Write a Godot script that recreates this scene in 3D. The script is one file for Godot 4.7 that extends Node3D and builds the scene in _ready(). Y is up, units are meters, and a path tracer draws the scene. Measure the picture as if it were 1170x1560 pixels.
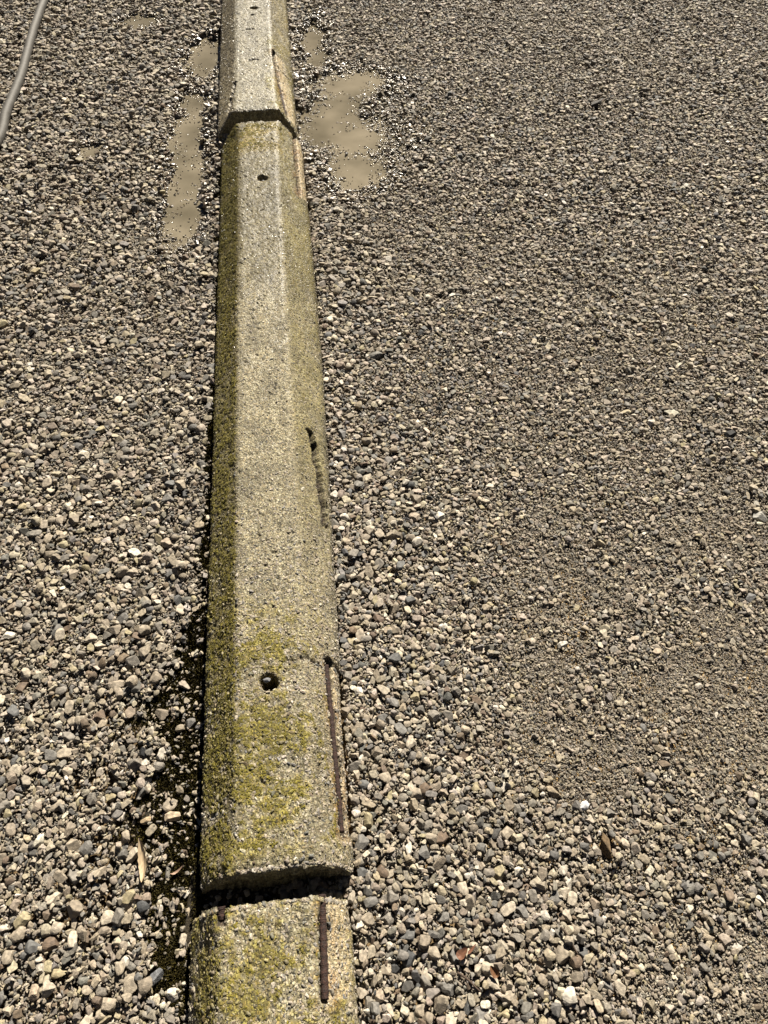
extends Node3D
# A gravel lot in hard sun: a row of three worn concrete parking bumpers, muddy puddles, a hose, moss and dead leaves.

const TAU_ := 6.283185307
var rng := RandomNumberGenerator.new()
var na := FastNoiseLite.new()      # slow undulation (metres)
var nb := FastNoiseLite.new()      # patches of about 8 cm
var nc := FastNoiseLite.new()      # crumbs of about 1 cm
var nd := FastNoiseLite.new()      # grain of about 3 mm
var ico := {}

# ---- the height of everything laid so far, on a grid, so that stones come to rest on each other
const GX0 := -2.3
const GZ0 := -4.3
const CELL := 0.003
const GW := 1534
const GH := 1640
var hm := PackedFloat32Array()

const PUDDLES := [
	["puddle", "wide brown puddle at the right of the far concrete bumper, glittering with wet stones", [[-.11, -2.47, .085, .07], [-.135, -2.33, .045, .1], [-.09, -2.15, .085, .085], [-.075, -1.97, .06, .075], [-.17, -2.22, .06, .12], [-.06, -2.52, .05, .04]]],
	["puddle", "long narrow tan puddle along the left side of the joint between bumpers", [[-.585, -2.36, .03, .04], [-.575, -2.17, .032, .12], [-.535, -1.93, .03, .12], [-.515, -1.73, .035, .09]]],
	["puddle", "small tan puddle against the left side of the far bumper", [[-.59, -2.67, .045, .1]]],
	["puddle", "shallow muddy patch of water at the far right of the far bumper", [[-.245, -2.8, .03, .09], [-.22, -2.66, .025, .05]]],
	["puddle", "faint pool left of the bumpers at the far edge of the view", [[-.87, -2.95, .045, .035]]],
	["puddle", "tiny pool alone in the gravel to the right of the hose", [[-.835, -2.07, .022, .025]]],
]
const WATER_Y := -.0035

# ------------------------------------------------------------------ small helpers
func ss(a: float, b: float, x: float) -> float:
	var t := clampf((x - a) / (b - a), 0.0, 1.0)
	return t * t * (3.0 - 2.0 * t)

func metas(o: Node, label := "", category := "", group := "", kind := "") -> Node:
	if label: o.set_meta("label", label)
	if category: o.set_meta("category", category)
	if group: o.set_meta("group", group)
	if kind: o.set_meta("kind", kind)
	return o

func numbered(parent: Node, called: String) -> String:
	if not parent.has_node(called): return called
	var k := 1
	while parent.has_node("%s_%03d" % [called, k]): k += 1
	return "%s_%03d" % [called, k]

func put(called: String, mesh: Mesh, mat: Material, parent: Node = null) -> MeshInstance3D:
	var o := MeshInstance3D.new()
	var p: Node = parent if parent else self
	o.name = numbered(p, called)
	o.mesh = mesh
	if mat: o.material_override = mat
	p.add_child(o, true)
	return o

func thing(called: String, label: String, category: String, at := Vector3.ZERO, turn := 0.0) -> Node3D:
	var o := Node3D.new()
	o.name = numbered(self, called)
	add_child(o, true)
	o.position = at
	o.rotation.y = turn
	metas(o, label, category)
	return o

func many(called: String, mesh: Mesh, mat: Material, xf: Array, cols: Array, parent: Node) -> void:
	if xf.is_empty(): return
	var mm := MultiMesh.new()
	mm.transform_format = MultiMesh.TRANSFORM_3D
	mm.use_colors = true
	mm.instance_count = xf.size()
	mm.mesh = mesh
	for i in xf.size():
		mm.set_instance_transform(i, xf[i])
		mm.set_instance_color(i, cols[i])
	var o := MultiMeshInstance3D.new()
	o.name = numbered(parent, called)
	o.multimesh = mm
	o.material_override = mat
	o.set_meta("kind", "stuff")
	parent.add_child(o, true)

func solid(v: PackedVector3Array, ix: PackedInt32Array, col := PackedColorArray(), uv := PackedVector2Array()) -> ArrayMesh:
	# normals by summing face normals (front faces run clockwise)
	var n := PackedVector3Array()
	n.resize(v.size())
	for k in range(0, ix.size(), 3):
		var a := ix[k]
		var b := ix[k + 1]
		var c := ix[k + 2]
		var f := (v[c] - v[a]).cross(v[b] - v[a])
		n[a] += f
		n[b] += f
		n[c] += f
	for k in n.size(): n[k] = n[k].normalized()
	var arr := []
	arr.resize(Mesh.ARRAY_MAX)
	arr[Mesh.ARRAY_VERTEX] = v
	arr[Mesh.ARRAY_NORMAL] = n
	arr[Mesh.ARRAY_INDEX] = ix
	if col.size(): arr[Mesh.ARRAY_COLOR] = col
	if uv.size(): arr[Mesh.ARRAY_TEX_UV] = uv
	var m := ArrayMesh.new()
	m.add_surface_from_arrays(Mesh.PRIMITIVE_TRIANGLES, arr)
	return m

func icosphere(sub: int) -> Array:
	if ico.has(sub): return ico[sub]
	var v := PackedVector3Array()
	var f := PackedInt32Array()
	if sub == 0:
		var p := (1.0 + sqrt(5.0)) / 2.0
		for q in [[-1, p, 0], [1, p, 0], [-1, -p, 0], [1, -p, 0], [0, -1, p], [0, 1, p], [0, -1, -p], [0, 1, -p], [p, 0, -1], [p, 0, 1], [-p, 0, -1], [-p, 0, 1]]:
			v.append(Vector3(q[0], q[1], q[2]).normalized())
		f = PackedInt32Array([0, 5, 11, 0, 1, 5, 0, 7, 1, 0, 10, 7, 0, 11, 10, 1, 9, 5, 5, 4, 11, 11, 2, 10, 10, 6, 7, 7, 8, 1, 3, 4, 9, 3, 2, 4, 3, 6, 2, 3, 8, 6, 3, 9, 8, 4, 5, 9, 2, 11, 4, 6, 10, 2, 8, 7, 6, 9, 1, 8])
	else:
		var base: Array = icosphere(sub - 1)
		v = base[0].duplicate()
		var mid := {}
		var old: PackedInt32Array = base[1]
		for k in range(0, old.size(), 3):
			var t := [old[k], old[k + 1], old[k + 2]]
			var m := []
			for e in 3:
				var a: int = mini(t[e], t[(e + 1) % 3])
				var b: int = maxi(t[e], t[(e + 1) % 3])
				var key := a * 100000 + b
				if not mid.has(key):
					mid[key] = v.size()
					v.append(((v[a] + v[b]) * .5).normalized())
				m.append(mid[key])
			for q in [[t[0], m[0], m[2]], [t[1], m[1], m[0]], [t[2], m[2], m[1]], [m[0], m[1], m[2]]]:
				f.append(q[0]); f.append(q[1]); f.append(q[2])
	ico[sub] = [v, f]
	return ico[sub]

func stone_mesh(id: int, sub: int, angular: float) -> ArrayMesh:
	# a sphere cut back by random planes: a pebble with worn facets, its largest half-size about 1
	var r := RandomNumberGenerator.new()
	r.seed = 9000 + id * 37
	var base: Array = icosphere(sub)
	var src: PackedVector3Array = base[0]
	var planes := []
	for k in 8 + id % 5:
		var d := Vector3(r.randfn(), r.randfn(), r.randfn()).normalized()
		planes.append([d, r.randf_range(.46, .80) if r.randf() < angular else r.randf_range(.75, .95)])
	var v := PackedVector3Array()
	v.resize(src.size())
	for i in src.size():
		var p := src[i]
		var rad := 1.12
		for q in planes:
			var c: float = p.dot(q[0])
			if c > .05:
				var l: float = q[1] / c
				var h := clampf(.5 + .5 * (rad - l) / .012, 0.0, 1.0)
				rad = lerpf(rad, l, h) - .012 * h * (1.0 - h)
		rad *= 1.0 + .025 * nd.get_noise_3d(p.x * .012 + id, p.y * .012, p.z * .012) + .012 * nd.get_noise_3d(p.x * .03, p.y * .03 + id, p.z * .03)
		v[i] = p * rad
	var far := 0.0
	for q in v: far = maxf(far, q.length())
	var flat := PackedVector3Array()
	var ix := PackedInt32Array()
	for q in base[1]:
		ix.append(flat.size())
		flat.append(v[q] / far)
	return solid(flat, ix)

func tube(path: PackedVector3Array, rad: float, sides: int, rib := 0.0, ribstep := 0.01, taper := 0.0) -> ArrayMesh:
	var v := PackedVector3Array()
	var ix := PackedInt32Array()
	var run := 0.0
	var count := path.size()
	for i in count:
		var t := (path[mini(i + 1, count - 1)] - path[maxi(i - 1, 0)]).normalized()
		var s := t.cross(Vector3.UP if absf(t.y) < .9 else Vector3.RIGHT).normalized()
		var u := s.cross(t)
		if i: run += path[i].distance_to(path[i - 1])
		var rr := rad * (1.0 + rib * (1.0 if fmod(run, ribstep) < ribstep * .4 else 0.0)) * (1.0 - taper * float(i) / count)
		rr *= 1.0 + .06 * nd.get_noise_1d(run * 2.0)
		var flake := .16 if rib > 0.0 else 0.0
		for k in sides:
			var a := TAU_ * k / sides
			v.append(path[i] + (s * cos(a) + u * sin(a)) * rr * (1.0 + flake * nd.get_noise_3d(run, cos(a) * .004, sin(a) * .004)))
	for i in count - 1:
		for k in sides:
			var a := i * sides + k
			var b := i * sides + (k + 1) % sides
			for q in [a, b, a + sides, b, b + sides, a + sides]: ix.append(q)
	for e in [0, count - 1]:
		v.append(path[e])
		for k in sides:
			var a: int = e * sides + k
			var b: int = e * sides + (k + 1) % sides
			if e == 0: ix.append(v.size() - 1); ix.append(b); ix.append(a)
			else: ix.append(v.size() - 1); ix.append(a); ix.append(b)
	return solid(v, ix)

# ------------------------------------------------------------------ materials
func speckle(size: int, grains: int, lo: int, hi: int, tones: Array, ground: Color, id: int) -> Array:
	# grains of sand and stone strewn over a ground tone: [colour texture, height texture]
	var r := RandomNumberGenerator.new()
	r.seed = id
	var im := Image.create(size, size, false, Image.FORMAT_RGB8)
	var he := Image.create(size, size, false, Image.FORMAT_RGB8)
	im.fill(ground)
	he.fill(Color(.3, .3, .3))
	for k in grains:
		var w := r.randi_range(lo, hi)
		var h := r.randi_range(lo, hi)
		var x := r.randi_range(0, size - 1)
		var y := r.randi_range(0, size - 1)
		var c: Color = tones[r.randi() % tones.size()]
		c = c * r.randf_range(.8, 1.15)
		var l := r.randf_range(.15, 1.0)
		for o in [[0, 0], [-size, 0], [0, -size], [-size, -size]]:
			var box := Rect2i(x + o[0], y + o[1], w, h)
			var inner := Rect2i(x + o[0] + w / 4, y + o[1] - 1, maxi(1, w - w / 2), h + 2)
			for b in [box, inner]:
				im.fill_rect(b, c)
				he.fill_rect(b, Color(l, l, l))
	return [ImageTexture.create_from_image(im), ImageTexture.create_from_image(he)]

func noise_tex(freq: float, a: Color, b: Color, id: int, size := 256, kind := FastNoiseLite.TYPE_SIMPLEX_SMOOTH) -> NoiseTexture2D:
	var t := NoiseTexture2D.new()
	var n := FastNoiseLite.new()
	n.noise_type = kind
	n.frequency = freq
	n.seed = id
	n.fractal_octaves = 4
	t.noise = n
	t.width = size
	t.height = size
	t.seamless = true
	var g := Gradient.new()
	g.set_color(0, a)
	g.set_color(1, b)
	t.color_ramp = g
	return t

func plain(c: Color, rough: float, spec := .5) -> StandardMaterial3D:
	var m := StandardMaterial3D.new()
	m.albedo_color = c.linear_to_srgb()
	m.roughness = rough
	m.metallic_specular = spec
	return m

func stone_mat(rough: float, c: Color, tex: Texture2D, bump: Texture2D) -> StandardMaterial3D:
	var m := plain(c, rough)
	m.vertex_color_use_as_albedo = true
	m.albedo_texture = tex
	m.heightmap_enabled = true
	m.heightmap_texture = bump
	m.heightmap_scale = .035
	m.uv1_triplanar = true
	m.uv1_scale = Vector3(.42, .42, .42)
	return m

# ------------------------------------------------------------------ the lie of the land
func blob(list: Array, x: float, z: float) -> float:
	var m := 9.0
	for b in list:
		var dx: float = (x - b[0]) / b[2]
		var dz: float = (z - b[1]) / b[3]
		m = minf(m, sqrt(dx * dx + dz * dz))
	return m

func puddle_at(x: float, z: float) -> float:   # 9 far from water, 1 at the nominal shore, 0 in the middle
	if z > -1.5 or z < -3.25 or x > .25 or x < -1.1: return 9.0
	var m := 9.0
	for p in PUDDLES: m = minf(m, blob(p[2], x, z))
	if m > 4.0: return m
	return m * 1.3 + .7 * nb.get_noise_2d(x * 1.6, z * 1.6) + .25 * nc.get_noise_2d(x, z)

func centre(z: float) -> float:               # the line of the bumpers
	return -.117 + .1135 * z if z > -2.05 else -.115 + .115 * z

func coarse(x: float, z: float) -> float:
	if x < centre(z): return clampf(1.0 + .15 * na.get_noise_2d(x, z), .75, 1.15)
	var xb := centre(z) + .17 + .14 * ss(-.45, -.05, z) + .05 * na.get_noise_2d(x * 2.0, z * 2.0)
	return clampf(1.0 - .82 * ss(0.0, .2, x - xb) + .3 * na.get_noise_2d(x * .8 + 9.0, z * .8) + .16 * ss(-1.2, -2.4, z), .12, 1.0)

func dirt(x: float, z: float) -> float:       # sandy fines that the wheels have worked up, low at right
	if x < .02 or z < -1.6: return 0.0
	var t := x - (.12 + .12 * ss(-.35, -.05, z))
	var m := ss(.0, .2, t) * ss(-1.1, -.35, z)
	return clampf(m * (.78 + 1.1 * na.get_noise_2d(x * 1.5 + 3.0, z * 1.5) + .7 * nb.get_noise_2d(x, z)), 0.0, .75)

func moss(x: float, z: float) -> float:       # damp earth along the shaded left side of the middle bumper
	if z > .15 or z < -1.95 or x > centre(z): return 0.0
	var d := centre(z) - .104 - x
	var w := .004 + .016 * ss(-1.2, -.8, z) + .12 * ss(-.66, -.3, z) * ss(.0, -.16, z) 
	w *= ss(.12, -.12, z)
	w *= 1.0 + 1.1 * nb.get_noise_2d(x * .7, z * .7)
	return 1.0 - ss(.55, 1.2, d / maxf(w, .004) + .5 * nc.get_noise_2d(x * .6, z * .6))

func under_bumper(x: float, z: float, pad: float) -> bool:
	for b in [[-.137, -.178, .1125, 1.857, .104, -1.0], [-.355, -2.085, .1145, 1.86, .115, .112], [.0653, 1.692, .1125, 1.848, .105, .099]]:
		var dx: float = x - b[0]
		var dz: float = z - b[1]
		var s: float = -dx * sin(b[2]) - dz * cos(b[2])
		var l: float = dx * cos(b[2]) - dz * sin(b[2])
		var right: float = b[5] if b[5] > 0.0 else .100 + .02 * ss(0.0, 1.2, s)
		if s > -pad and s < b[3] + pad and l > -b[4] - pad and l < right + pad: return true
	return false

func und(x: float, z: float) -> float:
	return .006 * na.get_noise_2d(x * .7, z * .7)

func bank(x: float, z: float) -> float:       # gravel heaped a little against the bumpers' sides
	var d := absf(x - centre(z)) - .108
	if d > .25: return 0.0
	if absf(z + .166) < .05 and x > centre(z) - .11 and x < centre(z) + .12: return .018
	var side := maxf(.027 * ss(-.15, -.75, z), .016 * ss(-.16, -.06, z)) if x < centre(z) else .011
	return side * exp(-maxf(d, 0.0) / .05) * (1.0 + .5 * nb.get_noise_2d(x, z)) * ss(1.5, 2.6, puddle_at(x, z))

func soil(x: float, z: float) -> float:
	if absf(x) > 2.4 or z < -4.4 or z > .9: return und(x, z) - .005
	var p := puddle_at(x, z)
	var w := ss(1.5, .6, p)
	return und(x, z) * ss(.6, 2.2, p) + bank(x, z) - lerpf(.005, .013, coarse(x, z)) * (1.0 - .75 * moss(x, z)) * (1.0 - .6 * dirt(x, z)) - .009 * w

func top_limit(x: float, z: float, p: float) -> float:
	return und(x, z) * ss(.6, 2.2, p) + bank(x, z) + lerpf(.001, .0045, coarse(x, z)) - .0075 * ss(2.0, 1.2, p) - .004 * ss(1.2, .6, p)

func drop(x: float, z: float, a: float, b: float, c: float, yaw: float, limit: float, sink: float) -> float:
	var i := int((x - GX0) / CELL)
	var j := int((z - GZ0) / CELL)
	var e := maxi(1, int(.6 * b / CELL))
	if i < 8 or j < 8 or i > GW - 9 or j > GH - 9: return 99.0
	var h0 := hm[j * GW + i]
	if h0 > limit: return 99.0
	var h1 := hm[j * GW + i - e]
	var h2 := hm[j * GW + i + e]
	var h3 := hm[(j - e) * GW + i]
	var h4 := hm[(j + e) * GW + i]
	var rest := .55 * maxf(maxf(h0, maxf(h1, h2)), maxf(h3, h4)) + .09 * (h0 + h1 + h2 + h3 + h4)
	var y := rest + c * sink
	var n := int(a * .92 / CELL) + 1
	var ca := cos(yaw) / a
	var sa := sin(yaw) / a
	var cb := cos(yaw) / b
	var sb := sin(yaw) / b
	for dj in range(-n, n + 1):
		var row := (j + dj) * GW
		for di in range(-n, n + 1):
			var u := (di * ca - dj * sa) * CELL
			var w := (di * sb + dj * cb) * CELL
			var q := u * u + w * w
			if q < .9:
				var t := y + c * .85 * sqrt(1.0 - q)
				if t > hm[row + i + di]: hm[row + i + di] = t
	return y

const TONES := [
	[.345, .292, .222, 24], [.45, .39, .305, 20], [.255, .212, .16, 15], [.235, .212, .18, 14], [.185, .175, .16, 11],
	[.125, .125, .122, 5], [.36, .29, .22, 2], [.15, .105, .07, 4], [.58, .53, .45, 5], [.065, .067, .07, 2], [.34, .29, .18, 4],
]
const DUST := Color(.29, .243, .172)
func tone_pick() -> int:
	var t := rng.randi_range(0, 106)
	for k in TONES.size():
		t -= TONES[k][3]
		if t < 0: return k
	return 0

func tone(k: int, jitter := .24) -> Color:
	var f := 1.0 + rng.randf_range(-jitter, jitter)
	return Color(TONES[k][0] * f, TONES[k][1] * f * rng.randf_range(.97, 1.03), TONES[k][2] * f * rng.randf_range(.92, 1.08))

# ------------------------------------------------------------------ a concrete parking bumper
# s runs along it from its end nearer to the camera, l across it; half-widths of the top and of the base left and right
func bumper(called: String, label: String, at: Vector3, turn: float, o: Dictionary) -> Node3D:
	var root := thing(called, label, "parking bumper", at, turn)
	var length: float = o.length
	var cols: int = o.cols
	var rows: int = o.rows
	var v := PackedVector3Array()
	var col := PackedColorArray()
	var uv := PackedVector2Array()
	var ix := PackedInt32Array()
	var wet_ix := PackedInt32Array()
	var off: float = o.off
	var srow := PackedFloat32Array()
	for j in rows + 1:
		srow.append(length * j / rows)
	for j in rows + 1:
		var s := srow[j]
		var ends := minf(s, length - s)
		var worn := exp(-ends / .009)
		var soft := ss(.05, .0, ends)
		var wt: float = o.top + .010 * soft
		var wl: float = o.left
		var wr: float = o.right + o.bow * ss(0.0, 1.2, s)
		var knots := [Vector2(-wl, -.012), Vector2(-wl, .02), Vector2(-wl + .003, .046), Vector2(-wt + o.shift, .109), Vector2(wt + o.shift, .109), Vector2(wr - .003, .046), Vector2(wr, .02), Vector2(wr, -.012)]
		var lens := [0.0]
		for k in 7: lens.append(lens[k] + knots[k].distance_to(knots[k + 1]))
		for i in cols + 1:
			var d: float = lens[7] * i / cols
			# round the corners: average a few points of the outline
			var p := Vector2.ZERO
			for q in [-1.0, -.5, 0.0, .5, 1.0]:
				var dd := clampf(d + q * .008, 0.0, lens[7])
				var k := 0
				while k < 6 and lens[k + 1] < dd: k += 1
				p += knots[k].lerp(knots[k + 1], (dd - lens[k]) / (lens[k + 1] - lens[k])) * .2
			var nrm := Vector2(0, 1)
			if absf(p.x - o.shift) > wt: nrm = Vector2(signf(p.x) * .77, .64)
			if p.y < .04: nrm = Vector2(signf(p.x), 0)
			var l := p.x
			var w1 := nb.get_noise_3d(l + off, p.y, s)
			var w2 := nc.get_noise_3d(l + off, p.y, s)
			var w3 := nd.get_noise_3d(l + off, p.y, s)
			var push := .0016 * w1 + .0011 * w2 * (1.0 + 1.2 * soft) + .0007 * w3 * (1.0 + soft)
			push -= worn * (.005 + .007 * w2 + .005 * w1) 
			var pit := ss(.47, .66, nc.get_noise_3d(l * 1.3 + off + 7.0, p.y * 1.3, s * 1.3))
			push -= .0035 * pit
			var tint: Color = o.tint.call(l, s, p.y, w1, w2, w3)
			tint = tint * (1.0 - .36 * ss(-.45, .6, nb.get_noise_3d(l * 1.6 + off + 3.0, p.y, s * .7) + .35 * w2 + .5 * na.get_noise_2d(s * 1.3, off)) - .3 * pit)
			var fresh := 0.0
			var crack_shade := 0.0
			var rusty := 0.0
			for h in o.holes:
				var dist := Vector2(l - h[0] + .002 * w2, s - h[1] + .002 * w3).length()
				push -= h[3] * ss(h[2] + .0022, h[2] - .0012, dist) + .003 * ss(h[2] * 2.4, h[2], dist) * (.6 + w2)
				fresh = maxf(fresh, ss(h[2] * 2.2, h[2], dist) * .3)
			for g in o.grooves:
				var pts: Array = g.pts
				var away := 9.0
				var beside := 0.0
				var within := false
				for k in pts.size() - 1:
					var a := Vector2(pts[k][0], pts[k][1])
					var b := Vector2(pts[k + 1][0], pts[k + 1][1])
					var me := Vector2(l, s)
					var t := clampf((me - a).dot(b - a) / (b - a).length_squared(), 0.0, 1.0)
					var near := a.lerp(b, t)
					if me.distance_to(near) < away:
						away = me.distance_to(near)
						beside = l - near.x
						within = (t > 0.0 or k > 0) and (t < 1.0 or k < pts.size() - 2)
				away += g.jag * (.5 * w2 + .5 * w3)
				var width: float = g.w * (1.0 if not g.has("thin") else .85 + .7 * absf(nb.get_noise_2d(s * 2.2, 4.0)))
				var deep: float = g.depth * ss(width, width * .55, away)
				push -= deep
				crack_shade = maxf(crack_shade, ss(.1, .4, deep / g.depth) * (1.0 if g.depth > .008 else .5))  # rust-brown shade painted into cracks and grooves, stronger where they run deep
				if g.has("spall"): rusty = maxf(rusty, ss(.02, .006, away) * clampf(.2 + .9 * w1 + .4 * w2, 0.0, .5))
				if g.has("spall") and beside > 0.0 and within and away < .04:
					push -= g.spall * ss(.034, .02, away)
					fresh = maxf(fresh, .85 * ss(.036, .02, away))
			tint = tint.lerp(Color(.40, .345, .255), fresh * clampf(.8 + .8 * w2, .2, 1.0)).lerp(Color(.19, .10, .045), rusty).lerp(Color(.028, .019, .014), crack_shade * .92)
			var sj := 0.0
			if j == 0: sj = .003 * w2 + .003 * w1
			elif j == rows: sj = -.003 * w2 - .003 * w1
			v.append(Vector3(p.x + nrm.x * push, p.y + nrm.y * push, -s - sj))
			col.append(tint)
			uv.append(Vector2(float(i) / cols, s / length))
	for j in rows:
		for i in cols:
			var a := j * (cols + 1) + i
			var b := a + cols + 1
			var damp: bool = srow[j] + .5 * nb.get_noise_3d(v[a].x, off, srow[j] * .6) + .35 * nc.get_noise_3d(v[a].x, off, srow[j]) > o.wet
			for q in [a, b, a + 1, a + 1, b, b + 1]:
				if damp: wet_ix.append(q)
				else: ix.append(q)
	# the two end faces, rough as broken concrete
	for e in [0, rows]:
		var steps := 30
		var first := v.size()
		for t in steps + 1:
			for i in cols + 1:
				var p: Vector3 = v[e * (cols + 1) + i]
				var y := lerpf(p.y, -.012, float(t) / steps)
				var rough := (.006 * nc.get_noise_3d(p.x, y, off + e) + .004 * nb.get_noise_3d(p.x, y, off + e) + .0015 * nd.get_noise_3d(p.x, y, off)) * minf(t, 3.0) / 3.0
				var flat := (0.0 if e == 0 else -length)
				v.append(Vector3(p.x, y, lerpf(p.z, flat, minf(t / 3.0, 1.0)) + rough * (1.0 if e == 0 else -1.0)))
				col.append(Color(.17, .16, .115) * (.9 + .5 * nc.get_noise_3d(p.x, y, 3.0)))
				uv.append(Vector2(float(i) / cols, 0.0 if e == 0 else 1.0))
		for t in steps:
			for i in cols:
				var a := first + t * (cols + 1) + i
				var b := a + cols + 1
				var list := [a, a + 1, b, a + 1, b + 1, b] if e == 0 else [a, b, a + 1, a + 1, b, b + 1]
				for q in list: ix.append(q)
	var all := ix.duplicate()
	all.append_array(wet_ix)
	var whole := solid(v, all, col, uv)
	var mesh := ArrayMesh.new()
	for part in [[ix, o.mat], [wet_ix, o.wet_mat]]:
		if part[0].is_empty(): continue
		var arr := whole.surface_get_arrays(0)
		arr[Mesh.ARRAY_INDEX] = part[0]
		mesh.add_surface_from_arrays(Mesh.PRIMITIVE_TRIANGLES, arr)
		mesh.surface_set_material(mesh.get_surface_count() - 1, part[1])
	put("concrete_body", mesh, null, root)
	# the pebbles and coarse sand that weather has bared
	var nor: PackedVector3Array = whole.surface_get_arrays(0)[Mesh.ARRAY_NORMAL]
	for lot in o.lots:
		var xs := []
		var cs := []
		for k in lot.count:
			var s: float = clampf(lot.s0 + (lot.s1 - lot.s0) * rng.randf() + rng.randfn() * .11, .002, length - .002)
			var i := rng.randi_range(6, cols - 6)
			var j := clampi(int(s / length * rows), 1, rows - 1)
			var q := j * (cols + 1) + i
			if v[q].y < .012 or col[q].r < .07: continue
			var size: float = lot.lo * pow(lot.hi / lot.lo, pow(rng.randf(), 2.2))
			var n := nor[q]
			if n.length() < .5: continue
			var side := n.cross(Vector3(rng.randfn(), rng.randfn(), rng.randfn())).normalized()
			var b := Basis(side * size * rng.randf_range(.8, 1.25), n * size * rng.randf_range(.55, .8), side.cross(n) * size)
			var at_ := v[q] + Vector3(rng.randf_range(-.0012, .0012), 0, rng.randf_range(-.0015, .0015)) - n * size * rng.randf_range(.15, .52)
			xs.append(Transform3D(b, at_))
			var c := tone(tone_pick(), .2).lerp(Color(.33, .315, .26), .12)
			var stain: float = clampf((col[q].g - col[q].b) / maxf(col[q].g, .01) - .33, 0.0, 1.0) * 2.2
			c = c.lerp(Color(c.r * .55, c.g * .52, c.b * .2), clampf(stain + rng.randf_range(-.3, .15), 0.0, .9))
			cs.append(c * lot.get("gain", 1.0))
		many("aggregate", lot.mesh, lot.mat, xs, cs, root)
	# crusts of lichen standing up from the stained patches
	var crust_x := []
	var crust_c := []
	for k in o.crusts:
		var i := rng.randi_range(4, cols - 4)
		var j := rng.randi_range(1, rows - 1)
		var q := j * (cols + 1) + i
		if v[q].y < .012 or col[q].r < .05 or (col[q].g - col[q].b) / maxf(col[q].g, .01) < .58 + .25 * rng.randf(): continue
		var n := nor[q]
		if n.length() < .5: continue
		for e in rng.randi_range(2, 6):
			var size := rng.randf_range(.0006, .0017)
			var side := n.cross(Vector3(rng.randfn(), rng.randfn(), rng.randfn())).normalized()
			var at_ := v[q] + side * rng.randf_range(0.0, .004)
			crust_x.append(Transform3D(Basis(side * size * 1.3, n * size * .55, side.cross(n) * size * rng.randf_range(.7, 1.3)), at_ - n * size * .1))
			var f := rng.randf_range(.75, 1.45)
			crust_c.append(Color(.185, .155, .011).lerp(Color(.10, .086, .013), rng.randf()) * f)
	many("lichen", o.crust_mesh, o.crust_mat, crust_x, crust_c, root)
	return root

func sweep_noise() -> void:
	rng.seed = 20240611
	for q in [[na, 1.6, 11, 2], [nb, 13.0, 12, 3], [nc, 75.0, 13, 2], [nd, 260.0, 14, 2]]:
		var n: FastNoiseLite = q[0]
		n.noise_type = FastNoiseLite.TYPE_SIMPLEX_SMOOTH
		n.frequency = q[1]
		n.seed = q[2]
		n.fractal_octaves = q[3]

func spaced(a: float, b: float, step: float, far: float) -> PackedFloat32Array:
	var out := PackedFloat32Array()
	var x := a
	while x <= b + .0001:
		out.append(x)
		x += step
	var d := step
	var low := a
	var high := out[out.size() - 1]
	while high < far:
		d *= 1.35
		low -= d
		high += d
		out.insert(0, low)
		out.append(high)
	return out

func build_ground(mat: Material) -> Node3D:
	var xs := spaced(-2.4, 2.4, .024, 260.0)
	var zs := spaced(-4.4, .9, .024, 260.0)
	var v := PackedVector3Array()
	var col := PackedColorArray()
	var ix := PackedInt32Array()
	for z in zs:
		for x in xs:
			v.append(Vector3(x, soil(x, z), z))
			var near := absf(x) < 2.4 and z > -4.4 and z < .9
			var m := moss(x, z) if near else 0.0
			var c := Color(.44, .365, .25).lerp(Color(.17, .14, .10), clampf(coarse(x, z), 0.0, 1.0) if near else .3)
			col.append(c.lerp(Color(.035, .03, .016), m))
	var w := xs.size()
	for j in zs.size() - 1:
		for i in w - 1:
			var a := j * w + i
			for q in [a, a + 1, a + w, a + 1, a + w + 1, a + w]: ix.append(q)
	var g := put("ground", solid(v, ix, col), mat)
	metas(g, "bare brown earth and sand showing between the gravel stones", "", "", "structure")
	return g

func build_puddles(mat: Material) -> void:
	for p in PUDDLES:
		var lo := Vector2(99, 99)
		var hi := Vector2(-99, -99)
		for b in p[2]:
			lo = lo.min(Vector2(b[0] - b[2] * 2.8, b[1] - b[3] * 2.8))
			hi = hi.max(Vector2(b[0] + b[2] * 2.8, b[1] + b[3] * 2.8))
		var step := .008
		var nx := int((hi.x - lo.x) / step)
		var nz := int((hi.y - lo.y) / step)
		var v := PackedVector3Array()
		var ix := PackedInt32Array()
		var seen := {}
		for j in nz:
			for i in nx:
				var cx := lo.x + (i + .5) * step
				var cz := lo.y + (j + .5) * step
				if blob(p[2], cx, cz) > 2.2 or under_bumper(cx, cz, -.004): continue
				var id := []
				for o in [[0, 0], [1, 0], [0, 1], [1, 1]]:
					var key: int = (j + o[1]) * 10000 + i + o[0]
					if not seen.has(key):
						seen[key] = v.size()
						v.append(Vector3(lo.x + (i + o[0]) * step, WATER_Y, lo.y + (j + o[1]) * step))
					id.append(seen[key])
				for q in [id[0], id[1], id[2], id[1], id[3], id[2]]: ix.append(q)
		metas(put(p[0], solid(v, ix), mat), p[1], "", "", "structure")

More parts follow.
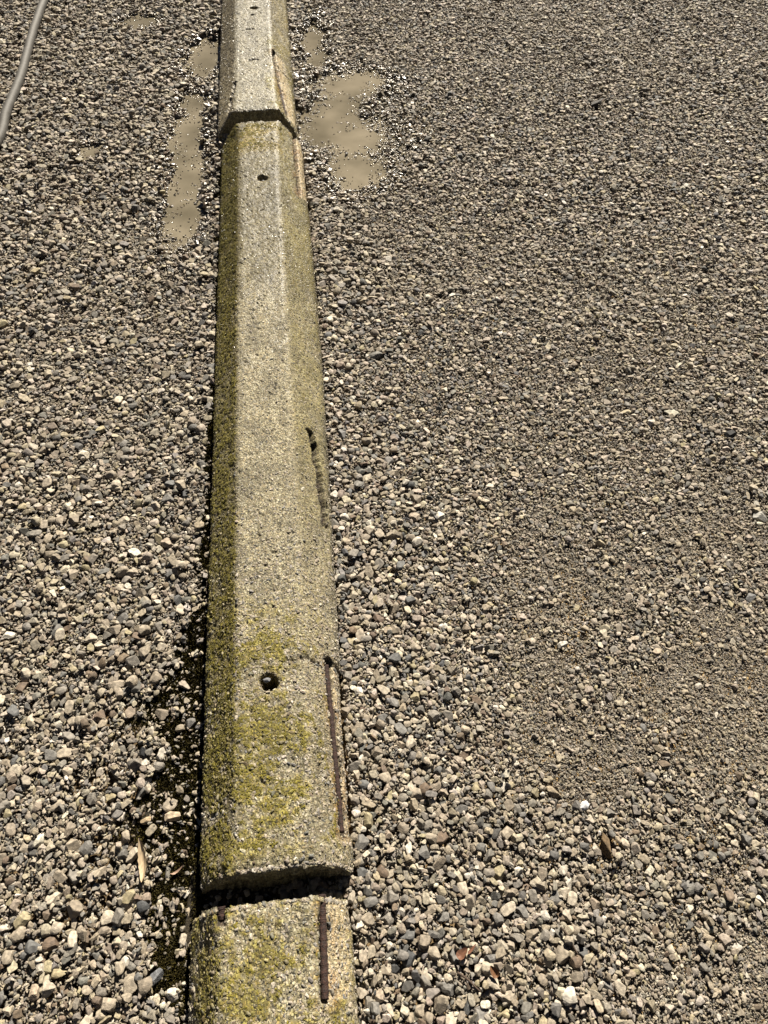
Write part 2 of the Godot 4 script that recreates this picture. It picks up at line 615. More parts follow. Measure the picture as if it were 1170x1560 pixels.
# distinct stones: [x, z, half-length, half-width, half-height, turn, tone, shape, label]
const NAMED := [
	[.307, -.228, .022, .0105, .0125, 1.45, [.15, .10, .05], 3, "tall brown angular stone standing up out of the sandy fines"],
	[.109, -.137, .019, .015, .011, .2, [.085, .09, .085], 5, "large dark grey angular stone in pale gravel below the red leaf scraps"],
	[.284, -.282, .010, .0085, .007, .5, [.62, .62, .64], 1, "white glittering quartz pebble lying in sandy fines"],
	[.689, -.990, .014, .013, .012, .4, [.03, .03, .03], 2, "black round stone beside a pale one in fine gravel at the right"],
	[.672, -.985, .009, .007, .006, .9, [.52, .48, .38], 4, "pale wedge of stone touching the black round stone"],
	[.687, -.787, .020, .013, .010, 2.6, [.40, .385, .35], 7, "broad pale grey stone at the right edge of the view"],
	[-.018, -1.212, .019, .014, .013, .1, [.20, .19, .17], 0, "grey domed stone just right of the middle bumper's mid-length"],
	[.584, -1.050, .018, .012, .009, .0, [.42, .40, .32], 6, "flat pale oval stone in fine gravel in the right half"],
	[.493, -1.052, .014, .009, .008, .3, [.50, .43, .29], 1, "cream blunt stone left of the flat pale oval one"],
	[.594, -1.298, .013, .009, .008, -.4, [.34, .29, .20], 3, "tan wedge-shaped stone far out in the right gravel"],
	[.382, -.727, .013, .0115, .011, .7, [.47, .40, .28], 4, "cream cube-like stone alone on the wheel track"],
	[.023, -.737, .013, .012, .011, .2, [.50, .42, .27], 2, "round yellowish stone right of the long crack"],
	[.066, -1.486, .017, .011, .010, -.3, [.40, .34, .23], 5, "tan lumpy stone right of the middle bumper's far half"],
	[-.010, -2.398, .021, .015, .016, .0, [.13, .105, .07], 7, "large brown stone at the right shore of the wide puddle"],
	[.127, -2.124, .017, .013, .012, .4, [.10, .095, .085], 0, "dark lump of stone right of the wide puddle"],
	[.807, -2.415, .021, .015, .019, .1, [.15, .14, .12], 3, "big grey stone with a lit top at the upper right"],
	[.645, -2.33, .024, .018, .017, .8, [.06, .055, .05], 6, "big blackish stone in the upper right gravel"],
	[-.296, -.266, .0145, .0105, .008, .1, [.55, .44, .31], 2, "pinkish cream oblong stone on the black mossy soil"],
	[-.345, -.315, .012, .008, .007, 1.2, [.5, .48, .43], 5, "white pointed stone at the edge of the moss"],
	[-.318, -.205, .012, .0065, .006, 1.5, [.30, .29, .27], 6, "grey spatula-shaped stone on dark moss right of the dry leaf"],
	[-.335, -.262, .009, .0065, .006, .4, [.38, .29, .18], 1, "small tan stone half sunk in black moss"],
	[.099, -.568, .013, .010, .008, .0, [.62, .58, .50], 1, "near-white chunky stone in gravel right of the bumper"],
	[.187, -.107, .016, .010, .007, .5, [.36, .27, .17], 4, "flat tan stone near the lower right of the coarse gravel"],
	[-.056, -.058, .0135, .012, .009, .6, [.45, .37, .28], 0, "round beige stone touching the right side of the near bumper"],
	[.243, -.30, .015, .009, .007, 2.2, [.33, .27, .19], 3, "tan slab of stone left of the white quartz pebble"],
	[.29, -.53, .011, .009, .008, .3, [.55, .52, .46], 2, "pale blocky stone half way up the sandy wheel track"],
	[.425, -.13, .010, .008, .007, .0, [.16, .19, .18], 1, "greenish grey shiny pebble in the lower right fines"],
	[.62, -.62, .014, .010, .008, .9, [.20, .2, .2], 5, "mid grey squarish stone at the right side of the track"],
	[-.52, -.80, .016, .010, .009, 2.2, [.46, .37, .24], 7, "yellow tan stone among grey ones in the left gravel"],
	[-.59, -.62, .016, .013, .010, .3, [.17, .18, .19], 0, "blue grey blunt stone in the left gravel"],
	[-.62, -.42, .014, .010, .008, 1.0, [.60, .55, .44], 4, "chalky white stone at the left edge of the view"],
	[-.43, -.16, .015, .011, .008, .4, [.27, .25, .23], 5, "grey angular stone left of the dry leaf"],
	[-.285, -.075, .013, .010, .009, .8, [.15, .155, .165], 2, "dark bluish stone left of the near bumper"],
]

func _ready() -> void:
	sweep_noise()
	# ---- camera, sky, sun, exposure
	var cam := Camera3D.new()
	cam.name = "camera"
	cam.position = Vector3(0, 1.1, 0)
	cam.rotation_degrees = Vector3(-54.0, 0, 0)
	cam.fov = 69.374
	cam.near = .05
	cam.far = 800.0
	add_child(cam)
	cam.current = true
	var env := Environment.new()
	env.background_mode = Environment.BG_SKY
	var sky_m := ProceduralSkyMaterial.new()
	sky_m.sky_top_color = Color(.27, .38, .56)
	sky_m.sky_horizon_color = Color(.66, .72, .79)
	sky_m.sky_curve = .12
	sky_m.ground_bottom_color = Color(.30, .27, .22)
	sky_m.ground_horizon_color = Color(.50, .49, .46)
	sky_m.sky_energy_multiplier = .34
	sky_m.ground_energy_multiplier = .34
	var sky := Sky.new()
	sky.sky_material = sky_m
	env.sky = sky
	env.tonemap_mode = Environment.TONE_MAPPER_LINEAR
	env.tonemap_exposure = 2.75
	env.sdfgi_enabled = true
	env.ssao_enabled = true
	env.ssil_enabled = true
	var we := WorldEnvironment.new()
	we.name = "environment"
	we.environment = env
	add_child(we)
	var sun := DirectionalLight3D.new()
	sun.name = "sun"
	sun.light_energy = 1.6
	sun.light_color = Color(1.0, .962, .895)
	sun.light_angular_distance = .5
	sun.shadow_enabled = true
	var el := deg_to_rad(41.0)
	var az := deg_to_rad(14.0)
	sun.look_at_from_position(Vector3(sin(az) * cos(el), sin(el), -cos(az) * cos(el)) * 10.0, Vector3.ZERO)
	add_child(sun)

	# ---- materials
	var mottle := noise_tex(.018, Color(.62, .62, .62), Color(1, 1, 1), 5)
	var pits := noise_tex(.05, Color(0, 0, 0), Color(1, 1, 1), 6)
	var dry := stone_mat(.78, Color(1, 1, 1), mottle, pits)
	var glint := stone_mat(.16, Color(.6, .57, .52), mottle, pits)
	var damp := stone_mat(.27, Color(.62, .59, .54), mottle, pits)
	var grit_m := stone_mat(.85, Color(1, 1, 1), mottle, pits)
	grit_m.heightmap_enabled = false
	var tones := [Color(.62, .55, .43), Color(.70, .64, .53), Color(.47, .44, .38), Color(.55, .47, .34), Color(.36, .35, .33), Color(.80, .76, .66)]
	var sand := speckle(1024, 16000, 3, 11, tones, Color(.60, .54, .43), 3)
	var earth := StandardMaterial3D.new()
	earth.vertex_color_use_as_albedo = true
	earth.albedo_color = Color(1.35, 1.35, 1.35)
	earth.albedo_texture = sand[0]
	earth.heightmap_enabled = true
	earth.heightmap_texture = sand[1]
	earth.heightmap_scale = .18
	earth.roughness = .95
	earth.uv1_triplanar = true
	earth.uv1_world_triplanar = true
	earth.uv1_scale = Vector3(4.5, 4.5, 4.5)
	var ctones := [Color(.90, .88, .82), Color(1.0, .99, .95), Color(.72, .70, .64), Color(.80, .74, .64), Color(.42, .41, .39), Color(.58, .56, .51), Color(.92, .87, .80), Color(.28, .27, .25), Color(1, 1, 1)]
	var grain := speckle(1024, 30000, 3, 9, ctones, Color(.66, .64, .58), 4)
	var concrete := func(rough: float) -> StandardMaterial3D:
		var m := StandardMaterial3D.new()
		m.vertex_color_use_as_albedo = true
		m.albedo_color = Color(1.3, 1.3, 1.3)
		m.albedo_texture = grain[0]
		m.heightmap_enabled = true
		m.heightmap_texture = grain[1]
		m.heightmap_scale = .17
		m.roughness = rough
		m.uv1_triplanar = true
		m.uv1_scale = Vector3(3.1, 3.1, 3.1)
		return m
	var dry_face: StandardMaterial3D = concrete.call(.85)
	var wet_face: StandardMaterial3D = concrete.call(.47)
	wet_face.metallic_specular = .4
	var rust := plain(Color(.045, .020, .013), .85)
	rust.albedo_texture = noise_tex(.03, Color(.35, .32, .33), Color(1.0, .86, .72), 8)
	rust.uv1_triplanar = true
	rust.uv1_scale = Vector3(30, 30, 30)
	rust.heightmap_enabled = true
	rust.heightmap_texture = pits
	rust.heightmap_scale = .08
	var water := plain(Color(.195, .168, .122), .03)
	water.albedo_texture = noise_tex(.012, Color(.72, .72, .70), Color(1, 1, 1), 9)
	water.uv1_triplanar = true
	water.uv1_world_triplanar = true
	water.uv1_scale = Vector3(1.7, 1.7, 1.7)

	# ---- ground and water
	var ground := build_ground(earth)
	build_puddles(water)

	# ---- the three concrete bumpers
	var base := Color(.213, .198, .146)
	var yellow := Color(.158, .137, .018)
	var olive := Color(.108, .092, .014)
	var mid_tint := func(l: float, s: float, y: float, w1: float, w2: float, w3: float) -> Color:
		var c := base * (1.0 + .12 * w1 + .18 * w2 + .14 * w3)
		c = c.lerp(Color(.082, .071, .032), clampf(1.1 * ss(1.0, 1.35, s) * (.85 + w1), 0.0, .8) * (1.0 if l < .05 else .7))
		c = c.lerp(Color(.15, .135, .062), .85 * ss(.048, .066, l) * ss(.25, .8, s) * clampf(.9 + w1 + .6 * w2, 0.0, 1.0))
		var left := ss(-.040, -.056, l)
		c = c.lerp(olive, left * clampf(.86 + .4 * w1 + .4 * w2, .35, .96) * ss(.0, .25, s + .1 + .3 * w1))
		c = c.lerp(yellow, clampf(left * (1.9 * (w1 + .9 * w2) + .42) * ss(1.45, .6, s), 0.0, .9))
		c = c.lerp(yellow, clampf(2.6 * (w1 + .8 * w2 + .40 - .35 * absf(l + .02) / .06) * ss(.44, .2, s) * ss(.0, .05, s), 0.0, .85))
		c = c.lerp(Color(.20, .15, .02), clampf(ss(1.66, 1.78, s) * (1.1 + 1.5 * w1 + w2 - absf(l) / .07) * ss(1.855, 1.825, s), 0.0, .85))
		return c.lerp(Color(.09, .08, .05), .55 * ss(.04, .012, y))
	var near_tint := func(l: float, s: float, y: float, w1: float, w2: float, w3: float) -> Color:
		var c := base * (1.0 + .12 * w1 + .2 * w2 + .14 * w3)
		c = c.lerp(yellow, clampf(2.1 * (w1 + .9 * w2 + .34 - .25 * ss(-.03, .09, l)), 0.0, .8))
		c = c.lerp(olive, ss(-.05, -.085, l) * clampf(.55 + w1 + w2, 0.0, .9))
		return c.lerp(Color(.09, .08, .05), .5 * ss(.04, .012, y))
	var far_tint := func(l: float, s: float, y: float, w1: float, w2: float, w3: float) -> Color:
		var c := Color(.222, .214, .178) * (1.0 + .1 * w1 + .2 * w2 + .14 * w3)
		c = c.lerp(Color(.22, .195, .14), .8 * ss(-.05, -.066, l))
		c = c.lerp(Color(.2, .17, .07), .75 * ss(.052, .068, l) * clampf(.9 + w1, 0.0, 1.0))
		c = c.lerp(yellow, clampf(2.0 * (w1 + .6 * w2 + .05) * ss(.02, .055, l) * ss(.6, .3, s), 0.0, .8))
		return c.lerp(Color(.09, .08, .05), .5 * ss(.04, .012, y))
	var chip := []
	for k in 3: chip.append(stone_mesh(40 + k, 2, .95))
	var dry_chip := stone_mat(.7, Color(1, 1, 1), mottle, pits)
	var wet_chip := stone_mat(.3, Color(.85, .85, .85), mottle, pits)
	for m in [dry_chip, wet_chip]: m.heightmap_enabled = false
	var crust_m := stone_mat(.95, Color(1, 1, 1), mottle, pits)
	crust_m.heightmap_enabled = false
	var mid_lots := []
	var near_lots := []
	var far_lots := []
	for k in 3:
		mid_lots.append({"count": 4600, "s0": 0.0, "s1": .48, "lo": .0011, "hi": .0042, "mesh": chip[k], "mat": dry_chip})
		mid_lots.append({"count": 5200, "s0": .3, "s1": 1.2, "lo": .0009, "hi": .0026, "mesh": chip[k], "mat": dry_chip})
		mid_lots.append({"count": 4000, "s0": 1.0, "s1": 1.86, "lo": .0009, "hi": .0022, "mesh": chip[k], "mat": wet_chip})
		near_lots.append({"count": 5000, "s0": 1.3, "s1": 1.848, "lo": .0012, "hi": .0046, "mesh": chip[k], "mat": dry_chip})
		near_lots.append({"count": 2500, "s0": 0.0, "s1": 1.35, "lo": .0015, "hi": .004, "mesh": chip[k], "mat": dry_chip})
		far_lots.append({"count": 7000, "s0": 0.0, "s1": 1.1, "lo": .0010, "hi": .0026, "mesh": chip[k], "mat": wet_chip})
		far_lots.append({"count": 2000, "s0": 1.1, "s1": 1.86, "lo": .0012, "hi": .0026, "mesh": chip[k], "mat": wet_chip})
	var groove := [[.087, .288], [.0885, .22], [.0905, .13], [.0915, .046]]
	var crack := [[.084, .745], [.0905, .715], [.0895, .68], [.095, .655], [.0955, .61], [.0985, .575], [.098, .545]]
	var b2 := bumper("parking_bumper", "long middle concrete bumper, complete, green lichen on its left slope and near end", Vector3(-.137, 0, -.178), .1125, {
		"length": 1.857, "cols": 150, "rows": 640, "off": 0.0, "top": .049, "shift": .004, "left": .104, "right": .099, "bow": .02, "mat": dry_face, "wet_mat": wet_face, "wet": 1.0, "tint": mid_tint, "lots": mid_lots, "crusts": 38000, "crust_mesh": chip[0], "crust_mat": crust_m,
		"holes": [[.0015, .245, .0105, .085], [.0135, 1.569, .010, .08]],
		"grooves": [{"pts": groove, "w": .0078, "depth": .013, "jag": .0014, "spall": .004}, {"pts": crack, "w": .0062, "depth": .026, "jag": .0013, "thin": true}, {"pts": [[.100, 1.56], [.101, 1.62], [.0995, 1.74], [.100, 1.86]], "w": .005, "depth": .016, "jag": .003, "spall": .002},
			{"pts": [[.022, .279], [.04, .272], [.055, .281], [.07, .276]], "w": .003, "depth": .003, "jag": .006}],
	})
	var b3 := bumper("parking_bumper", "farthest concrete bumper, grey and wet, cut off by the top of the view", Vector3(-.355, 0, -2.085), .1145, {
		"length": 1.86, "cols": 120, "rows": 540, "off": 4.0, "top": .056, "shift": .001, "left": .115, "right": .111, "bow": .004, "mat": dry_face, "wet_mat": wet_face, "wet": -.3, "tint": far_tint, "lots": far_lots, "crusts": 9000, "crust_mesh": chip[0], "crust_mat": crust_m,
		"holes": [[.007, .685, .009, .08], [.0, .63, .004, .012]],
		"grooves": [{"pts": [[.062, .37], [.0665, .26], [.074, .15], [.0875, .02]], "w": .005, "depth": .016, "jag": .004, "spall": .0015}, {"pts": [[-.054, .17], [-.066, .1], [-.074, .03]], "w": .006, "depth": .010, "jag": .006},
			{"pts": [[-.012, .302], [.0, .304], [.012, .303]], "w": .004, "depth": .009, "jag": .002}, {"pts": [[-.02, .52], [-.012, .517], [.0, .52]], "w": .004, "depth": .006, "jag": .004}, {"pts": [[.064, .3], [.08, .29], [.1, .285]], "w": .003, "depth": .006, "jag": .003}],
	})
	var b1 := bumper("parking_bumper", "nearest concrete bumper, coarse pebbly face, cut off by the bottom of the view", Vector3(.0653, -.006, 1.692), .1125, {
		"length": 1.848, "cols": 140, "rows": 600, "off": 8.0, "top": .056, "shift": .001, "left": .105, "right": .098, "bow": 0.0, "mat": dry_face, "wet_mat": wet_face, "wet": 9.0, "tint": near_tint, "lots": near_lots, "crusts": 20000, "crust_mesh": chip[0], "crust_mat": crust_m,
		"holes": [[.0, .25, .0105, .085], [.0, 1.58, .0105, .085]],
		"grooves": [{"pts": [[.0675, 1.85], [.0675, 1.82], [.0645, 1.742]], "w": .0062, "depth": .008, "jag": .0015, "spall": .002}, {"pts": [[-.0553, 1.85], [-.0545, 1.833]], "w": .007, "depth": .009, "jag": .002}],
	})
	var bar := func(parent: Node3D, pts: Array, rad: float) -> void:
		var line := PackedVector3Array()
		for k in pts.size() - 1:
			for t in 40: line.append((pts[k] as Vector3).lerp(pts[k + 1], t / 40.0))
		line.append(pts[pts.size() - 1])
		put("rebar", tube(line, rad, 12, .12, .009), rust, parent)
	bar.call(b2, [Vector3(.0815, .0550, -.286), Vector3(.0832, .0525, -.22), Vector3(.0850, .0498, -.13), Vector3(.0860, .0488, -.047)], .0036)
	bar.call(b2, [Vector3(.097, .043, -1.57), Vector3(.097, .043, -1.855)], .0045)
	bar.call(b2, [Vector3(.083, .045, -.52), Vector3(.081, .048, -.64), Vector3(.075, .053, -.74)], .004)
	bar.call(b3, [Vector3(.066, .082, -.26), Vector3(.082, .066, -.02)], .0045)
	bar.call(b1, [Vector3(.066, .089, -1.851), Vector3(.0655, .089, -1.82), Vector3(.063, .091, -1.742)], .0043)
	bar.call(b1, [Vector3(-.0553, .0995, -1.850), Vector3(-.0545, .097, -1.836)], .0042)

	# ---- the gravel: soil heights first, then stones dropped one by one, the distinct ones before the rest
	hm.resize(GW * GH)
	var cw := 8
	for j in range(0, GH, cw):
		for i in range(0, GW, cw):
			var h := soil(GX0 + (i + 4) * CELL, GZ0 + (j + 4) * CELL)
			for jj in range(j, mini(j + cw, GH)):
				for ii in range(i, mini(i + cw, GW)): hm[jj * GW + ii] = h
	var big := []
	for k in 10: big.append(stone_mesh(k, 3, .85))
	var fine := []
	for k in 4: fine.append(stone_mesh(20 + k, 2, .85))
	var hero := []
	for k in 8: hero.append(stone_mesh(60 + k, 3, .85))
	for q in NAMED:
		var c3: Array = q[6]
		var m: StandardMaterial3D = dry.duplicate()
		m.vertex_color_use_as_albedo = false
		m.albedo_color = Color(c3[0], c3[1], c3[2]).linear_to_srgb()
		m.heightmap_scale = .05
		m.roughness = .85
		var y := drop(q[0], q[1], q[2], q[3], q[4], q[5], 9.0, .72)
		var o := put("stone", hero[q[7]], m)
		o.transform = Transform3D(Basis(Vector3.UP, q[5]) * Basis(Vector3.RIGHT, rng.randf_range(-.2, .2)) * Basis.from_scale(Vector3(q[2], q[4], q[3])), Vector3(q[0], y, q[1]))
		metas(o, q[8], "stone")
	var coarse_x := []
	var coarse_c := []
	var fine_x := []
	var fine_c := []
	var wet_x := []
	var wet_c := []
	for k in 10:
		coarse_x.append([]); coarse_c.append([]); wet_x.append([]); wet_c.append([])
	for k in 4:
		fine_x.append([]); fine_c.append([])
	var tip_x := []
	var tip_c := []
	for k in 10:
		tip_x.append([]); tip_c.append([])
	var best := []
	var tally := [0, 0, 0, 0]
	var lay := func(tries: int, x0: float, x1: float, z0: float, z1: float, scale: float, pass_no: int) -> void:
		for k in tries:
			var x := rng.randf_range(x0, x1)
			var z := rng.randf_range(z0, z1)
			var half := 1.42 * (.55 - .45 * z) * .72
			var seen := absf(x) < half + .3 and z > -3.5 and z < .25
			if not seen and rng.randf() < .45: continue
			if under_bumper(x, z, .001): continue
			var cz := coarse(x, z)
			var a := lerpf(.0038, .0054, minf(cz, 1.0)) * (1.0 - .35 * dirt(x, z)) * exp(clampf(rng.randfn() * .48, -.95, .95)) * scale
			if not seen: a = maxf(a * 1.25, .005)
			if under_bumper(x, z, a * .25): continue
			var di := dirt(x, z)
			if di > 0.0 and rng.randf() < di * .42: continue
			var mo := moss(x, z)
			if mo > 0.0 and rng.randf() < mo * (.95 if a > .0045 else .84): continue
			var p := puddle_at(x, z)
			if p < 2.0:
				if rng.randf() < ss(1.08, .7, p) * .985: continue
				a = minf(a, rng.randf_range(.0022, .0055))
			var b := a * rng.randf_range(.5, .92)
			var c := b * rng.randf_range(.45, .9)
			var yaw := rng.randf() * TAU_
			var y: float = drop(x, z, a, b, c, yaw, top_limit(x, z, p), rng.randf_range(.35, .75) if di < .3 else rng.randf_range(.0, .45))
			if y > 9.0: continue
			var t := Transform3D(Basis(Vector3.UP, yaw) * Basis(Vector3(rng.randf() - .5, 0, rng.randf() - .5).normalized(), rng.randfn() * .38) * Basis.from_scale(Vector3(a, c, b)), Vector3(x, y, z))
			var kind := tone_pick()
			var dust := .16 * ss(-.15, .35, na.get_noise_2d(x * .55 + 20.0, z * .9)) if x > centre(z) else .15
			dust = maxf(dust, .5 * di)
			if p < 2.0 + 1.5 * rng.randf():
				var v := rng.randi() % 10
				wet_x[v].append(t); wet_c[v].append(tone(kind))
				tally[2] += 1
			elif a < .0052:
				var v := rng.randi() % 4
				fine_x[v].append(t); fine_c[v].append(tone(kind).lerp(DUST, dust))
				tally[1] += 1
			else:
				var v := rng.randi() % 10
				coarse_x[v].append(t); coarse_c[v].append(tone(kind).lerp(DUST, dust))
				if seen and a > .0068 and absf(x) < half - .02 and z > -1.6 and z < .0: best.append([a * b / (1.21 + x * x + z * z), v, coarse_x[v].size() - 1, x, y, z, c, kind])
				tally[0] += 1
	lay.call(190000, -2.2, 2.2, -4.2, .5, 1.0, 0)
	lay.call(430000, -1.5, 1.5, -3.4, .2, .95, 1)
	lay.call(200000, centre(-1.0) - .1, 1.5, -3.4, .2, .75, 2)
	lay.call(170000, -.8, 1.0, -1.7, .12, .42, 4)
	# small stones that stand up out of the open water
	for k in 42000:
		var x := rng.randf_range(-1.0, .1)
		var z := rng.randf_range(-3.1, -1.55)
		var p := puddle_at(x, z)
		if p > 1.5 or rng.randf() > .05 + .75 * ss(.55, 1.25, p) or nb.get_noise_2d(x * .7 + 5.0, z * .7) < .1 - .7 * ss(.6, 1.2, p) or under_bumper(x, z, .004): continue
		var a := rng.randf_range(.0016, .0052)
		var v := rng.randi() % 10
		tip_x[v].append(Transform3D(Basis(Vector3.UP, rng.randf() * TAU_) * Basis(Vector3.RIGHT, rng.randfn() * .4) * Basis.from_scale(Vector3(a, .005, a * .8)), Vector3(x, WATER_Y - .0042 + rng.randf() * .0024, z)))
		tip_c[v].append(tone(tone_pick()))
	lay.call(150000, -.75, .95, -1.3, .12, .55, 3)
	# the 300 that show largest become stones of their own under the ground
	best.sort_custom(func(p, q): return p[0] > q[0])
	var own := []
	for k in TONES.size():
		var m: StandardMaterial3D = dry.duplicate()
		m.vertex_color_use_as_albedo = false
		m.albedo_color = Color(TONES[k][0], TONES[k][1], TONES[k][2]).linear_to_srgb()
		own.append(m)
	var taken := 0
	for q in best:
		if taken >= 300: break
		var i := int((q[3] - GX0) / CELL)
		var j := int((q[5] - GZ0) / CELL)
		if hm[j * GW + i] > q[4] + q[6] * .9 + .001: continue
		var o := put("stone", big[q[1]], own[q[7]], ground)
		o.transform = coarse_x[q[1]][q[2]]
		coarse_x[q[1]][q[2]] = null
		taken += 1
	for k in 10:
		for i in range(coarse_x[k].size() - 1, -1, -1):
			if coarse_x[k][i] == null:
				coarse_x[k].remove_at(i)
				coarse_c[k].remove_at(i)
	var gravel := thing("gravel", "loose tan and grey crushed gravel covering the whole lot", "gravel")
	gravel.set_meta("kind", "stuff")
	for k in 10: many("pebbles", big[k], dry, coarse_x[k], coarse_c[k], gravel)
	for k in 4: many("chippings", fine[k], dry, fine_x[k], fine_c[k], gravel)
	var wet := thing("wet_gravel", "dark wet gravel glinting in and around the puddles", "gravel")
	wet.set_meta("kind", "stuff")
	for k in 10: many("pebbles", big[k], damp, wet_x[k], wet_c[k], wet)
	for k in 10: many("wet_tips", big[k], glint, tip_x[k], tip_c[k], wet)
	print("stones ", tally, " own ", taken)
	build_grit(grit_m)
	build_moss()
	build_small(rust, mottle, pits, hero)

func build_grit(mat: Material) -> void:
	# coarse sand: little tiles of loose grains, strewn where the fines lie open
	var meshes := []
	for k in 5:
		var base: Array = icosphere(0)
		var src: PackedVector3Array = base[0]
		var fx: PackedInt32Array = base[1]
		var v := PackedVector3Array()
		var ix := PackedInt32Array()
		var col := PackedColorArray()
		for g in 260:
			var r := .03 * sqrt(rng.randf())
			var a := rng.randf() * TAU_
			var size := .0006 * pow(3.6, rng.randf() * rng.randf())
			var b := Basis(Vector3(rng.randfn(), rng.randfn(), rng.randfn()).normalized(), rng.randf() * 6.0) * Basis.from_scale(Vector3(size * rng.randf_range(.9, 1.5), size * rng.randf_range(.6, 1.0), size))
			var at_ := Vector3(r * cos(a), size * rng.randf_range(.0, .7), r * sin(a))
			var c := tone(tone_pick(), .2)
			var first := v.size()
			for p in src:
				v.append(at_ + b * (p * rng.randf_range(.8, 1.1)))
				col.append(c)
			for q in fx: ix.append(first + q)
		meshes.append(solid(v, ix, col))
	var grit := thing("grit", "coarse sand and fine grit lying between the stones of the wheel track", "grit")
	grit.set_meta("kind", "stuff")
	var xs := [[], [], [], [], []]
	var cs := [[], [], [], [], []]
	for k in 26000:
		var x := rng.randf_range(-1.3, 1.6)
		var z := rng.randf_range(-3.2, .2)
		var d := 1.0 - minf(coarse(x, z), 1.0)
		if rng.randf() > .12 + d + dirt(x, z) or under_bumper(x, z, .02) or puddle_at(x, z) < 1.3 or moss(x, z) > .3: continue
		var m := rng.randi() % 5
		var y := soil(x, z) + .0006 + .003 * dirt(x, z) * rng.randf()
		xs[m].append(Transform3D(Basis(Vector3.UP, rng.randf() * TAU_), Vector3(x, y, z)))
		var f := rng.randf_range(.8, 1.05)
		cs[m].append(Color(f, f, f))
	for m in 5: many("grains", meshes[m], mat, xs[m], cs[m], grit)

func build_moss() -> void:
	var m := plain(Color(1, 1, 1), .9, .2)
	m.vertex_color_use_as_albedo = true
	var meshes := []
	for k in 4:
		var v := PackedVector3Array()
		var ix := PackedInt32Array()
		for g in 46:
			var r := .008 * sqrt(rng.randf())
			var a := rng.randf() * TAU_
			var at_ := Vector3(r * cos(a), 0, r * sin(a))
			var lean := Vector3(rng.randfn() * .5, 1.0, rng.randfn() * .5).normalized() * rng.randf_range(.0018, .0042)
			var side := lean.cross(Vector3(rng.randfn(), 0, rng.randfn())).normalized() * rng.randf_range(.0003, .0008)
			var first := v.size()
			for p in [at_ - side, at_ + side, at_ + lean * .6 + side * 1.3, at_ + lean * .6 - side * 1.3, at_ + lean]: v.append(p)
			for q in [0, 2, 1, 0, 3, 2, 3, 4, 2]: ix.append(first + q)
		meshes.append(solid(v, ix))
	var mo := thing("moss", "black green moss on damp earth along the left side of the middle bumper", "moss")
	mo.set_meta("kind", "stuff")
	var xs := [[], [], [], []]
	var cs := [[], [], [], []]
	for k in 26000:
		var z := rng.randf_range(-1.95, .1)
		var x := centre(z) - .10 - .14 * rng.randf() * rng.randf_range(.15, 1.0)
		var w := moss(x, z)
		if rng.randf() > w * .9 or under_bumper(x, z, .001) or nc.get_noise_2d(x * .8, z * .8) < -.3: continue
		var s := rng.randf_range(.5, 1.3)
		var v := rng.randi() % 4
		xs[v].append(Transform3D(Basis(Vector3.UP, rng.randf() * TAU_).scaled(Vector3(s, s, s)), Vector3(x, soil(x, z) - .0003, z)))
		var g := rng.randf()
		cs[v].append(Color(.032, .027, .011).lerp(Color(.075, .06, .014), g * g * g))
	for v in 4: many("tufts", meshes[v], m, xs[v], cs[v], mo)

func ground_at(x: float, z: float) -> float:
	return hm[int((z - GZ0) / CELL) * GW + int((x - GX0) / CELL)]

func leaf_mesh(length: float, width: float, curl: float, id: int) -> ArrayMesh:
	# a dead leaf: a thin two-sided sheet curled along and across its midrib
	var v := PackedVector3Array()
	var col := PackedColorArray()
	var ix := PackedInt32Array()
	var n := 14
	var w := 6
	for side in 2:
		for i in n + 1:
			var t := float(i) / n
			var half := width * pow(sin(PI * clampf(t * .96 + .03, 0.0, 1.0)), .8) * (1.0 + .2 * nc.get_noise_2d(t * .3, id))
			for j in w + 1:
				var s := 2.0 * j / w - 1.0
				var y := curl * length * (t - .5) * (t - .5) * 1.6 + absf(s) * half * .55 + .0006 * nc.get_noise_3d(t * .08, s * .03, id)
				v.append(Vector3(s * half, y + (.00025 if side == 0 else -.00025), (t - .5) * length + .004 * sin(t * 3.0)))
				var f := .8 + .5 * nb.get_noise_3d(t, s * .5, id)
				if j == w / 2: f *= 1.25
				col.append(Color(f, f, f))
		var o := side * (n + 1) * (w + 1)
		for i in n:
			for j in w:
				var a := o + i * (w + 1) + j
				var b := a + w + 1
				var list := [a, a + 1, b, a + 1, b + 1, b] if side == 0 else [a, b, a + 1, a + 1, b, b + 1]
				for q in list: ix.append(q)
	return solid(v, ix, col)

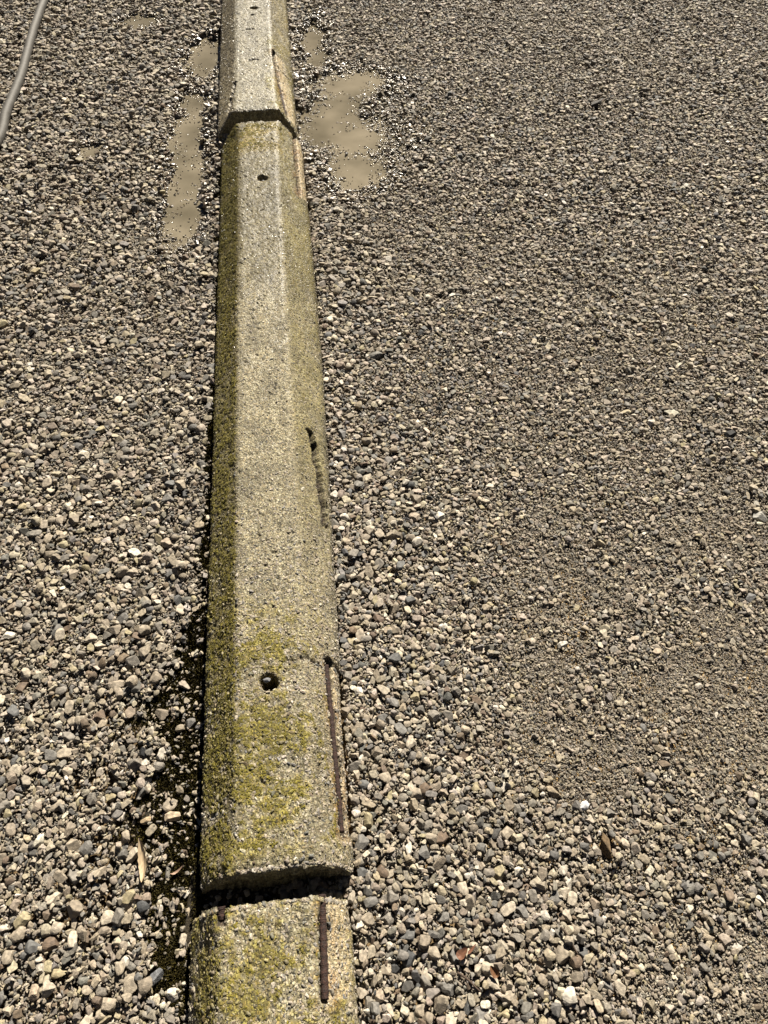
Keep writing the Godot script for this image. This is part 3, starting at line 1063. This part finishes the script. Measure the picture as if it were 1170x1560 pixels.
func build_small(rust: Material, mottle: Texture2D, pits: Texture2D, hero: Array) -> void:
	# pebbles caught in the nearer bolt hole
	for q in [[-.1665, .1065, -.4265, .0062, [.20, .205, .22], "round slate grey pebble caught on the rim of the nearer bolt hole"], [-.1575, .088, -.4145, .0042, [.50, .45, .42], "tiny pale pebble lodged inside the nearer bolt hole"], [-.2985, .100, -1.737, .0055, [.5, .5, .48], "light pebble lying in the farther bolt hole of the middle bumper"]]:
		var m := plain(Color(q[4][0], q[4][1], q[4][2]), .5)
		m.albedo_texture = mottle
		m.uv1_triplanar = true
		var o := put("pebble", hero[1], m)
		o.position = Vector3(q[0], q[1], q[2])
		o.scale = Vector3(1, .85, .9) * q[3]
		metas(o, q[5], "pebble")
	# the hose
	var raw := [Vector2(-1.20, -1.45), Vector2(-1.125, -1.8), Vector2(-1.103, -2.09), Vector2(-1.127, -2.26), Vector2(-1.150, -2.47), Vector2(-1.178, -2.66), Vector2(-1.216, -2.91), Vector2(-1.243, -3.14), Vector2(-1.262, -3.5), Vector2(-1.24, -3.9), Vector2(-1.3, -4.25)]
	var path := PackedVector3Array()
	for k in range(1, raw.size() - 2):
		for t in 16:
			var p: Vector2 = raw[k].cubic_interpolate(raw[k + 1], raw[k - 1], raw[k + 2], t / 16.0)
			path.append(Vector3(p.x, .0145 + und(p.x, p.y) + .0015 * nb.get_noise_1d(p.y), p.y))
	var hm_ := plain(Color(.066, .061, .054), .72)
	hm_.albedo_texture = noise_tex(.04, Color(.62, .6, .56), Color(1, 1, 1), 15)
	hm_.uv1_triplanar = true
	hm_.uv1_scale = Vector3(7, 7, 7)
	hm_.heightmap_enabled = true
	hm_.heightmap_texture = pits
	hm_.heightmap_scale = .03
	metas(put("hose", tube(path, .0132, 20), hm_), "dusty dark grey rubber hose curving across the gravel at upper left", "hose")
	# dead leaves and twigs
	for q in [
		[-.326, -.208, .055, .0058, .35, .22, [.42, .32, .20], "curled pale dry leaf on stones left of the bumper gap"],
		[.100, -.098, .016, .006, .5, -.9, [.13, .055, .028], "small curled red brown leaf below the large dark grey stone"],
		[.1125, -.1035, .015, .0018, .2, -.8, [.15, .06, .03], "thin reddish leaf scrap right of the curled red brown leaf"],
		[.137, -.079, .014, .005, .3, .6, [.14, .06, .02], "brown leaf scrap right of the two reddish leaf pieces"],
		[-.262, -.262, .022, .0016, .3, .55, [.30, .25, .18], "narrow dry grass blade beside the pinkish cream stone"],
		[-.278, -.196, .02, .0018, .8, -1.0, [.30, .20, .14], "curved dry scrap against the left side of the near joint"],
	]:
		var m := plain(Color(q[6][0], q[6][1], q[6][2]), .7)
		m.vertex_color_use_as_albedo = true
		m.backlight_enabled = true
		m.backlight = Color(.2, .15, .1)
		var o := put("dead_leaf", leaf_mesh(q[2], q[3], q[4], int(q[2] * 1000)), m)
		var top := 0.0
		for e in [-.5, -.25, 0.0, .25, .5]: top = maxf(top, ground_at(q[0] + sin(q[5]) * q[2] * e, q[1] + cos(q[5]) * q[2] * e))
		o.position = Vector3(q[0], top + .0025, q[1])
		o.rotation = Vector3(.1, q[5], .3)
		metas(o, q[7], "leaf")
	var bark := plain(Color(.05, .033, .022), .85)
	bark.heightmap_enabled = true
	bark.heightmap_texture = pits
	bark.uv1_triplanar = true
	bark.uv1_scale = Vector3(60, 60, 60)
	bark.heightmap_scale = .05
	for q in [[.092, -.078, .121, -.058, .0016, "dark twig under the red brown leaf in coarse gravel"], [.228, -.128, .247, -.098, .0015, "dark twig at the edge of the sandy track low in the view"], [-.30, -.655, -.292, -.61, .0011, "thin dark stalk in the mossy strip beside the bumper"], [.09, -.352, .118, -.33, .0011, "slim stalk on gravel right of the bumper's rusty bar"]]:
		var line := PackedVector3Array()
		for t in 15:
			var f := t / 14.0
			var x := lerpf(q[0], q[2], f) + .0015 * sin(f * 5.0)
			var z := lerpf(q[1], q[3], f)
			line.append(Vector3(x, maxf(ground_at(q[0], q[1]), ground_at(q[2], q[3])) + .002 + .001 * sin(f * 3.0), z))
		metas(put("twig", tube(line, q[4], 8, 0.0, .01, .4), bark), q[5], "twig")
